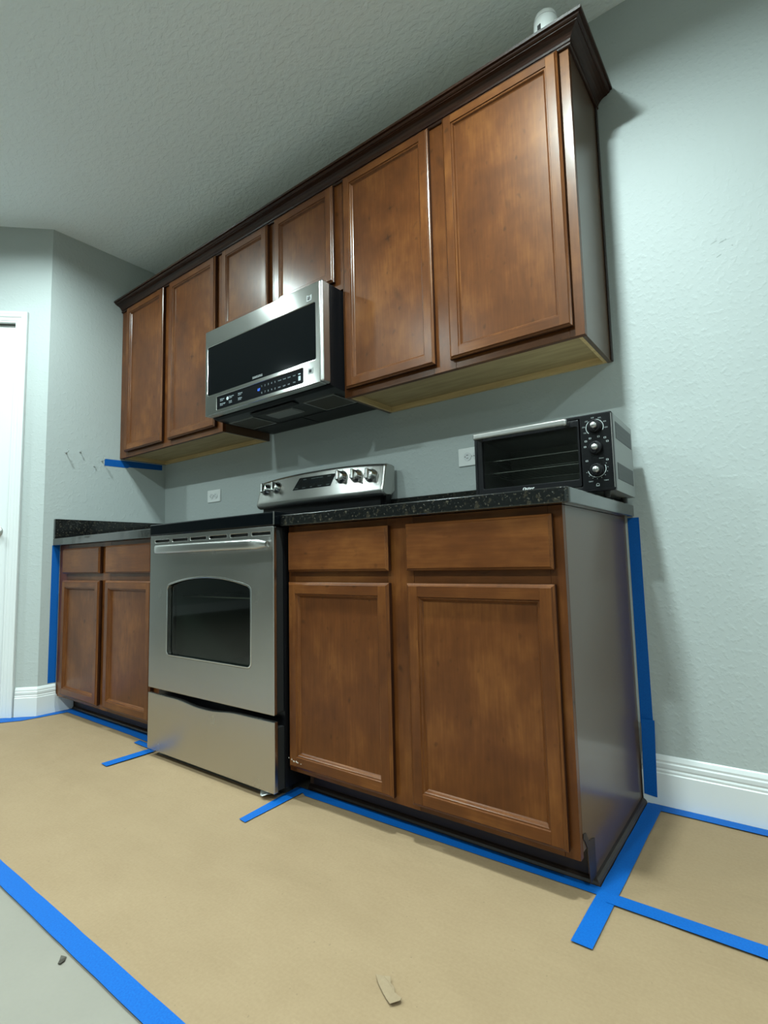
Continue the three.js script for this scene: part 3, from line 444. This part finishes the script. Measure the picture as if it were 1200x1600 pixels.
// ------------------------------------------------------------------ the toaster oven
{
  const t = thing('toaster_oven', 'black countertop toaster oven with three knobs and a steel handle at the worktop edge', 'toaster oven', [-0.1475, TOP, 0.2125]); t.rotation.y = 0.029;
  const w = 0.2035, F = 0.1375, y0 = 0.016, y1 = 0.2305, DR = 0.119;
  put('body', [bb(-w + 0.003, w - 0.003, y1 - 0.006, y1 - 0.001, -F + 0.004, F - 0.012), bb(-w + 0.003, w - 0.003, y0, y0 + 0.006, -F + 0.004, F - 0.012), bb(-w + 0.003, -w + 0.008, y0 + 0.006, y1 - 0.006, -F + 0.004, F - 0.012), bb(w - 0.008, w - 0.003, y0 + 0.006, y1 - 0.006, -F + 0.004, F - 0.012), bb(-w + 0.008, w - 0.008, y0 + 0.006, y1 - 0.006, -F + 0.004, -F + 0.009)], M.ovenSide, t, 'dark grey painted steel case');
  put('liner', [bb(-w + 0.0085, DR - 0.006, y1 - 0.022, y1 - 0.018, -F + 0.01, F - 0.02), bb(-w + 0.0085, DR - 0.006, y0 + 0.0065, y0 + 0.010, -F + 0.01, F - 0.02), bb(-w + 0.0085, -w + 0.014, y0 + 0.0105, y1 - 0.0225, -F + 0.01, F - 0.02), bb(DR - 0.010, DR - 0.006, y0 + 0.0105, y1 - 0.0225, -F + 0.01, F - 0.02), bb(-w + 0.0145, DR - 0.0105, y0 + 0.0105, y1 - 0.0225, -F + 0.010, -F + 0.014)], M.liner, t, 'grey metal interior');
  for (const y of [0.104, 0.142]) { const g = []; for (const z of [-0.09, 0.095]) g.push(cyl(0.0018, 0.0018, 0.30, 8).rotateZ(Math.PI / 2).translate(-0.04, y, z)); for (let i = 0; i < 15; i++) g.push(cyl(0.0011, 0.0011, 0.185, 6).rotateX(Math.PI / 2).translate(-0.18 + i * 0.02, y, 0.0025)); put('rack', g, M.chrome, t, 'thin chrome wire rack'); }
  for (const y of [0.045]) put('heating_element', cyl(0.004, 0.004, 0.30, 10).rotateZ(Math.PI / 2).translate(-0.04, y, 0.02), M.steelPlain, t);
  // front frame
  const fr = rrect(-w, w, y0 - 0.001, y1, 0.006); fr.holes.push(rrect(-w + 0.010, DR - 0.001, 0.030, y1 - 0.010, 0.004, THREE.Path));
  put('front_frame', extrude(fr, 0.018, 0.003, 3).translate(0, 0, F - 0.018), M.black, t);
  put('bright_edge', bb(w - 0.0035, w - 0.0015, y0 + 0.006, y1 - 0.006, F - 0.0022, F + 0.0008, 0.0006), M.steelPlain, t);
  const d = sub('door', t, [0, 0, 0]);
  const ds = rrect(-w + 0.0115, DR - 0.0025, 0.0315, y1 - 0.0115, 0.004); ds.holes.push(rrect(-w + 0.027, DR - 0.008, 0.052, y1 - 0.030, 0.004, THREE.Path));
  put('frame', extrude(ds, 0.012, 0.0015, 2).translate(0, 0, F - 0.010), M.black, d);
  put('glass', new THREE.PlaneGeometry(DR - 0.008 + w - 0.027, y1 - 0.030 - 0.052).translate((DR - 0.008 - w + 0.027) / 2, (y1 - 0.030 + 0.052) / 2, F - 0.006), M.clearGlass, d, 'clear glass pane');
  put('handle', [bb(-0.190, 0.094, 0.200, 0.2205, F + 0.026, F + 0.040, 0.0065), bb(-0.188, -0.172, 0.203, 0.217, F + 0.0022, F + 0.030, 0.004), bb(0.076, 0.092, 0.203, 0.217, F + 0.0022, F + 0.030, 0.004)], M.steelPlain, d, 'brushed steel bar handle');
  const script = canvasTex(512, 160, (g, a, b) => { g.fillStyle = '#000'; g.fillRect(0, 0, a, b); g.fillStyle = '#fff'; g.font = 'italic bold 130px serif'; g.textAlign = 'center'; g.textBaseline = 'middle'; g.fillText('Oster', a / 2, b / 2); }); script.colorSpace = THREE.NoColorSpace;
  put('lettering', new THREE.PlaneGeometry(0.050, 0.0156).translate(-0.036, 0.0405, F + 0.0022), std({ color: lin(0.7, 0.72, 0.7), alphaMap: script, transparent: true, roughness: 0.4 }), d, 'pale script lettering');
  const pt = canvasTex(256, 720, (g, a, b) => {
    g.clearRect(0, 0, a, b); g.fillStyle = '#0a0b0d'; g.fillRect(0, 0, a, b); g.strokeStyle = '#cfd8d6'; g.fillStyle = '#b9c4c2'; g.lineWidth = 5;
    const cx = a * 0.47, Y = [118, 320, 528]; g.beginPath(); g.arc(cx, Y[0], 78, Math.PI * 0.75, Math.PI * 2.15); g.stroke(); g.beginPath(); g.arc(cx, Y[2], 80, -0.4, Math.PI * 0.95); g.stroke();
    g.font = '17px sans-serif'; g.textAlign = 'center'; for (let i = 0; i < 7; i++) { const q = Math.PI * (0.85 + i * 0.2); g.fillText(String(150 + i * 50), cx + Math.cos(q) * 102, Y[0] + 6 + Math.sin(q) * 98); } for (let i = 0; i < 9; i++) { const q = -0.5 + i * 0.42; g.fillRect(cx + Math.cos(q) * 96 - 3, Y[2] + Math.sin(q) * 96 - 3, 7, 5); }
    g.lineWidth = 3; for (const [x, y] of [[34, 246], [74, 222], [150, 214], [206, 232], [226, 270], [24, 300], [34, 440], [216, 448]]) { g.strokeRect(x - 9, y - 6, 18, 12); }
    g.beginPath(); g.moveTo(cx + 24, 428); g.lineTo(cx + 66, 428); g.stroke(); g.font = '15px sans-serif'; g.fillText('TOAST', 60, 650); g.fillText('TIMER', 196, 650); g.font = '20px sans-serif'; g.beginPath(); g.arc(cx, 682, 13, 0, 7); g.stroke(); g.fillRect(cx - 16, 690, 32, 5);
  });
  const px0 = DR + 0.004, px1 = w - 0.006, py0 = 0.022, py1 = y1 - 0.006; const pg = prep(bb(px0, px1, py0, py1, F - 0.001, F + 0.0006)); { const p = pg.attributes.position, uv = pg.attributes.uv; for (let i = 0; i < p.count; i++) uv.setXY(i, (p.getX(i) - px0) / (px1 - px0), (p.getY(i) - py0) / (py1 - py0)); } put('control_panel', pg, std({ map: pt, roughness: 0.3, specularIntensity: 0.55 }), t, 'black panel with pale dial markings');
  for (const y of [0.194, 0.134, 0.0725]) { const k = sub('knob', t, [0.159, y, F + 0.0008]); put('skirt', new THREE.LatheGeometry([[0, 0.013], [0.0155, 0.013], [0.0175, 0.011], [0.0185, 0]].map((q) => new THREE.Vector2(...q)), 28).rotateX(Math.PI / 2), M.black, k); put('cap', new THREE.LatheGeometry([[0, 0.023], [0.0065, 0.0225], [0.009, 0.020], [0.0098, 0.0131]].map((q) => new THREE.Vector2(...q)), 24).rotateX(Math.PI / 2), M.steelPlain, k, 'silver cap'); put('grip', bb(-0.003, 0.003, -0.0155, 0.0155, 0.012, 0.019, 0.002), M.black, k); }
  const louv = tex(8, 64, (u, v) => (v * 12 % 1 < 0.5 ? [0.028, 0.03, 0.03] : [0.075, 0.08, 0.078]), { srgb: true }); const vm = std({ map: louv, roughness: 0.5, metalness: 0.3 });
  for (const [a, b] of [[0.163, 0.211], [0.050, 0.096]]) put('side_vent', bb(w - 0.0031, w - 0.0022, a, b, -0.118, 0.088), vm, t, 'darker louvred patch');
  for (const x of [-w + 0.03, w - 0.03]) for (const z of [-0.105, 0.105]) put('foot', cyl(0.009, 0.0075, 0.0155, 14).translate(x, 0.00785, z), M.blackMatt, t);
}

// ------------------------------------------------------------------ canister on the wall cabinet
{
  const t = thing('canister', 'white rounded plastic canister standing on top of the right wall cabinet', 'canister', [-0.083, YT + 0.0005, 0.262]);
  put('body', new THREE.LatheGeometry([[0, 0], [0.036, 0], [0.038, 0.003], [0.0385, 0.06], [0.038, 0.12], [0.0365, 0.142], [0.033, 0.154], [0.026, 0.161], [0.012, 0.164], [0, 0.1645]].map((q) => new THREE.Vector2(...q)), 40), M.plasticWhite, t);
  put('slot', bb(-0.006, 0.006, -0.02, 0.02, -0.002, 0.0012, 0.001).translate(0, 0, 0.038).rotateY(-0.25).translate(0, 0.085, 0), M.slotDark, t, 'small dark slot');
  put('seam', new THREE.TorusGeometry(0.0383, 0.0006, 6, 40).rotateX(Math.PI / 2).translate(0, 0.135, 0), M.white, t);
}
// ------------------------------------------------------------------ outlets
for (const [x, y, lab] of [[-2.2, 1.149, 'white wall outlet below the left wall cabinet, left of the range'], [-0.537, 1.151, 'white wall outlet half hidden behind the toaster oven']]) {
  const t = thing('wall_outlet', lab, 'outlet', [x, y, 0.0005]);
  put('cover_plate', bb(-0.0605, 0.0605, -0.0355, 0.0355, 0, 0.006, 0.0025), M.plasticWhite, t);
  for (const s of [-1, 1]) { const r = sub('receptacle', t, [s * 0.0195, 0, 0.006]); put('face', cyl(0.0165, 0.0165, 0.003, 28).rotateX(Math.PI / 2).translate(0, 0, 0.0014), M.white, r); for (const q of [-1, 1]) put('slot', bb(-0.0045, 0.0045, q * 0.006 - 0.001, q * 0.006 + 0.001, 0.0026, 0.0034), M.slotDark, r); put('slot', cyl(0.0022, 0.0022, 0.0008, 10).rotateX(Math.PI / 2).translate(-0.0095, 0, 0.003), M.slotDark, r); }
  put('screw', cyl(0.0028, 0.0028, 0.001, 12).rotateX(Math.PI / 2).translate(0, 0, 0.0065), M.steelPlain, t);
}
// ------------------------------------------------------------------ hooks left in the wall
for (const [y, z, L, lab] of [[1.391, 0.59, 0.027, 'leftmost small metal hook in the left wall, the one with the longest shadow'], [1.406, 0.517, 0.013, 'short metal screw in the left wall, second from the left of four'], [1.371, 0.397, 0.030, 'metal hook in the left wall just left of the blue tape end'], [1.335, 0.439, 0.004, 'screw head flush in the left wall, lowest of the small fixings']]) {
  const t = thing('wall_hook', lab, L > 0.02 ? 'hook' : 'screw', [XL + 0.0004, y, z]);
  put('plug', cyl(0.0045, 0.0055, 0.0024, 14).rotateZ(-Math.PI / 2).translate(0.0012, 0, 0), M.padGrey, t);
  put('shank', cyl(0.0019, 0.0019, L, 10).rotateZ(Math.PI / 2).translate(0.0024 + L / 2, 0, 0), M.padGrey, t);
  put('head', L > 0.02 ? new THREE.TorusGeometry(0.0075, 0.0018, 8, 16, Math.PI * 1.2).rotateZ(-1.2).translate(L, 0.0072, 0) : cyl(0.0042, 0.0042, 0.002, 14).rotateZ(Math.PI / 2).translate(0.003 + L, 0, 0), M.padGrey, t);
}
// ------------------------------------------------------------------ paper over the floor
const band = (a, b, t) => { const k = clamp((t - a) / (b - a)); return k * k * (3 - 2 * k); };
const paperWave = (x, z) => Math.max(0, 0.0022 * (0.5 + fbm(x / 4 + 3, z / 4 + 3, 9, 14, 3, 5)) + 0.0012 * (0.5 + fbm(x / 4 + 1, z / 4 + 1, 40, 26, 2, 59))) + 0.010 * band(-2.45, -2.2, x) * band(0.84, 0.98, z) * (1 - band(1.14, 1.26, z)) * clamp(0.45 + fbm(x / 4 + 2, z / 4 + 2, 11, 17, 2, 131));   // lies flat under the tape, billows a little between
function sheet(nx, nz, x0f, x1, z0f, z1, y, splay = false) {
  const g = new THREE.BoxGeometry(1, 1, 1, nx, 1, nz), p = g.attributes.position;
  for (let i = 0; i < p.count; i++) {
    const u = p.getX(i) + 0.5, v = p.getZ(i) + 0.5, top = p.getY(i) > 0; const za = z0f, xa = x0f;
    let x = xa + u * (x1 - xa); const z0 = typeof za === 'function' ? za(x) : za, z = z0 + v * (z1 - z0);
    if (splay && x < -2) x -= Math.max(0, z - 0.70) * (-2 - x) / 0.69;   // follows the angled wall
    const wave = paperWave(x, z);
    p.setXYZ(i, x, y + wave + (top ? 0.0005 : 0), z);
  }
  g.computeVertexNormals(); return uvm(g);
}
solo('kraft_paper', sheet(20, 12, 0.020, 2.6, 0.016, 0.560, 0.0004), M.kraft, 'kraft paper sheet on the floor in the right corner, behind the taped seam', 'floor paper');
solo('kraft_paper', sheet(240, 40, -2.69, 2.6, (x) => (x > 0.02 ? 0.562 : x > -1.69 && x < -0.93 ? 0.632 : 0.5295), 1.312, 0.0010, true), M.kraft, 'large brown kraft paper sheet covering the floor in front of the cabinets', 'floor paper');

// ------------------------------------------------------------------ blue tape
function strip(pts, y, th = 0.0005, wob = 0.0012) {         // outline in x, z, slightly ragged, laid at height y
  const q = []; pts.forEach((a, i) => { const b = pts[(i + 1) % pts.length], n = Math.max(1, Math.round(Math.hypot(b[0] - a[0], b[1] - a[1]) / 0.05)); for (let k = 0; k < n; k++) { const t = k / n; q.push(new THREE.Vector2(mixf(a[0], b[0], t) + (rnd() - 0.5) * wob, -(mixf(a[1], b[1], t) + (rnd() - 0.5) * wob))); } });
  return uvm(new THREE.ExtrudeGeometry(new THREE.Shape(q), { depth: th, bevelEnabled: false }).rotateX(-Math.PI / 2).translate(0, y, 0));
}
const rect = (x0, x1, z0, z1) => [[x0, z0], [x1, z0], [x1, z1], [x0, z1]];
const TG = 'strips of blue painter’s tape', TY = 0.0052;
const tape = (pts, y, lab) => solo('painters_tape', strip(pts, y), M.tape, lab, 'tape', TG);
tape([diag(0.9, 0.016), diag(0.0, 0.016), [XL + 0.016, 0.56], [XL + 0.075, 0.56], diag(0.03, 0.085), diag(0.25, 0.12), diag(0.9, 0.13)], TY, 'blue tape on the floor along the white baseboard below the door');
tape([[XL + 0.018, 0.5285], [-1.70, 0.5285], [-1.70, 0.590], [-2.0, 0.578], [XL + 0.018, 0.572]], TY + 0.0006, 'blue tape on the floor along the toe kick of the left base cabinet');
tape([[-1.885, 0.592], [-1.70, 0.600], [-1.70, 0.628], [-1.875, 0.622]], TY + 0.0012, 'very short blue tape stub at the left front foot of the range');
tape([[-1.742, 0.632], [-1.696, 0.630], [-1.697, 0.822], [-1.745, 0.818]], TY + 0.0018, 'short thin blue tape strip pointing out from the left front corner of the range');
tape([[-0.957, 0.545], [-0.912, 0.545], [-0.905, 0.799], [-0.937, 0.795]], TY + 0.0012, 'short blue tape strip pointing out from the right front corner of the range');
tape([[-0.958, 0.536], [-0.5, 0.5295], [0.02, 0.5295], [0.022, 0.560], [-0.36, 0.568], [-0.89, 0.574]], TY + 0.0006, 'long blue tape on the floor along the toe kick of the right base cabinet');
tape(rect(0.0165, 0.0575, 0.018, 0.738), TY + 0.0012, 'wide blue tape on the floor along the end panel of the right base cabinet');
tape([[0.03, 0.0155], [2.5, 0.0155], [2.5, 0.050], [0.03, 0.054]], TY + 0.0006, 'blue tape on the floor along the back wall baseboard at right');
tape([[0.040, 0.541], [2.5, 0.541], [2.5, 0.580], [0.040, 0.580]], TY + 0.0024, 'blue tape over the paper seam running to the right edge of the picture');
tape(rect(-3.0, 2.5, 1.289, 1.330), TY, 'long diagonal blue tape across the lower left, between kraft paper and bare floor');
{ // on the walls
  const onLeft = (pts) => { const q = new THREE.Shape(pts.map(([z, y]) => new THREE.Vector2(z, y))); return uvm(new THREE.ExtrudeGeometry(q, { depth: 0.0006, bevelEnabled: false }).rotateY(-Math.PI / 2).translate(XL + 0.0009, 0, 0)); };
  solo('painters_tape', onLeft([[0.6045, 0.156], [0.644, 0.157], [0.643, 0.878], [0.6045, 0.878]]), M.tape, 'vertical blue tape on the left wall beside the left base cabinet', 'tape', TG);
  solo('painters_tape', onLeft([[0.023, 1.3595], [0.235, 1.353], [0.245, 1.347], [0.381, 1.345], [0.381, 1.385], [0.19, 1.3905], [0.023, 1.3925]]), M.tape, 'horizontal blue tape on the left wall under the left wall cabinet', 'tape', TG);
  const onBack = (pts, z) => { const q = new THREE.Shape(pts.map(([x, y]) => new THREE.Vector2(x, y))); return uvm(new THREE.ExtrudeGeometry(q, { depth: 0.0006, bevelEnabled: false }).translate(0, 0, z)); };
  solo('painters_tape', onBack([[0.0065, 0.234], [0.042, 0.236], [0.0405, 0.874], [0.0065, 0.874]], 0.0004), M.tape, 'long vertical blue tape on the back wall beside the right base cabinet', 'tape', TG);
  solo('painters_tape', onBack([[0.007, 0.030], [0.043, 0.026], [0.049, 0.252], [0.011, 0.250]], 0.0150), M.tape, 'lower blue tape piece hanging over the white baseboard beside the right base cabinet', 'tape', TG);
}
// ------------------------------------------------------------------ scraps
function flake(pts, y, bend, label, mat, curl = 0) {
  const s = new THREE.Shape(pts.map(([x, z]) => new THREE.Vector2(x, -z))); const g = prep(new THREE.ExtrudeGeometry(s, { depth: 0.0008, bevelEnabled: false, curveSegments: 4 }).rotateX(-Math.PI / 2)); g.computeBoundingBox(); const c = g.boundingBox.getCenter(new THREE.Vector3()), p = g.attributes.position;
  for (let i = 0; i < p.count; i++) { const dx = p.getX(i) - c.x, dz = p.getZ(i) - c.z; p.setY(i, p.getY(i) + y + bend * (dx * dx + 0.5 * dz * dz) + curl * Math.max(0, dx + dz)); }
  g.computeVertexNormals(); return solo('paper_scrap', uvm(g), mat, label, 'scrap');
}
flake([[-0.236, 1.034], [-0.224, 1.027], [-0.214, 1.020], [-0.205, 1.031], [-0.196, 1.034], [-0.187, 1.044], [-0.168, 1.050], [-0.166, 1.057], [-0.177, 1.071], [-0.190, 1.064], [-0.206, 1.055], [-0.222, 1.045]], 0.0026 + Math.max(paperWave(-0.2, 1.045), paperWave(-0.23, 1.035), paperWave(-0.17, 1.06)), 3.5, 'small torn piece of kraft paper lying on the paper at bottom centre', M.scrap, 0.03);
flake([[-0.776, 1.342], [-0.766, 1.336], [-0.757, 1.342], [-0.753, 1.352], [-0.760, 1.354], [-0.768, 1.348]], 0.0004, 20, 'tiny dark scrap on the bare floor at lower left', M.filter);
flake([[-1.035, 0.632], [-1.005, 0.622], [-0.975, 0.640], [-0.968, 0.668], [-0.982, 0.672], [-1.012, 0.655]], 0.0052, 8, 'crumpled bit of pale paper under the right front corner of the range', M.plasticWhite, 0.12);

// ------------------------------------------------------------------ small marks
{
  const spot = (x, y, z, w, h, ang, th) => { const q = [], n = 7; for (let k = 0; k < n; k++) { const a = k / n * Math.PI * 2, r = 0.6 + 0.8 * rnd(); q.push(new THREE.Vector2(Math.cos(a) * w * r / 2, Math.sin(a) * h * r / 2)); } return new THREE.ExtrudeGeometry(new THREE.Shape(q), { depth: th, bevelEnabled: false }).rotateZ(ang).translate(x, y, z); };
  const wall = scene.getObjectByName('wall_back'), grey = std({ color: lin(0.33, 0.36, 0.35), roughness: 0.9 }), pale = std({ color: lin(0.55, 0.5, 0.44), roughness: 0.8 });
  for (const [x, y, w, h, a] of [[0.300, 1.692, 0.024, 0.004, 0.3], [0.322, 1.687, 0.018, 0.004, 0.25], [0.331, 1.690, 0.006, 0.005, 0], [0.309, 1.645, 0.014, 0.004, 0.35], [0.078, 2.314, 0.006, 0.005, 0], [0.346, 1.665, 0.005, 0.003, 0.4]]) put('scuff_mark', spot(x, y, 0, w, h, a, 0.0003), grey, wall);
  const cab = scene.getObjectByName('base_cabinet'), dz = ZF + 0.004 + 0.0188;
  for (const [x, y, w, h] of [[-0.893, 0.1335, 0.005, 0.006], [-0.884, 0.130, 0.009, 0.005], [-0.873, 0.131, 0.008, 0.007], [-0.866, 0.1285, 0.006, 0.004], [-0.852, 0.1275, 0.004, 0.003], [-0.906, 0.136, 0.003, 0.003]]) W('worn_chip', spot(x, y, dz, w, h, -0.1, 0.0004), pale, cab);
}

renderer.render(scene, camera);
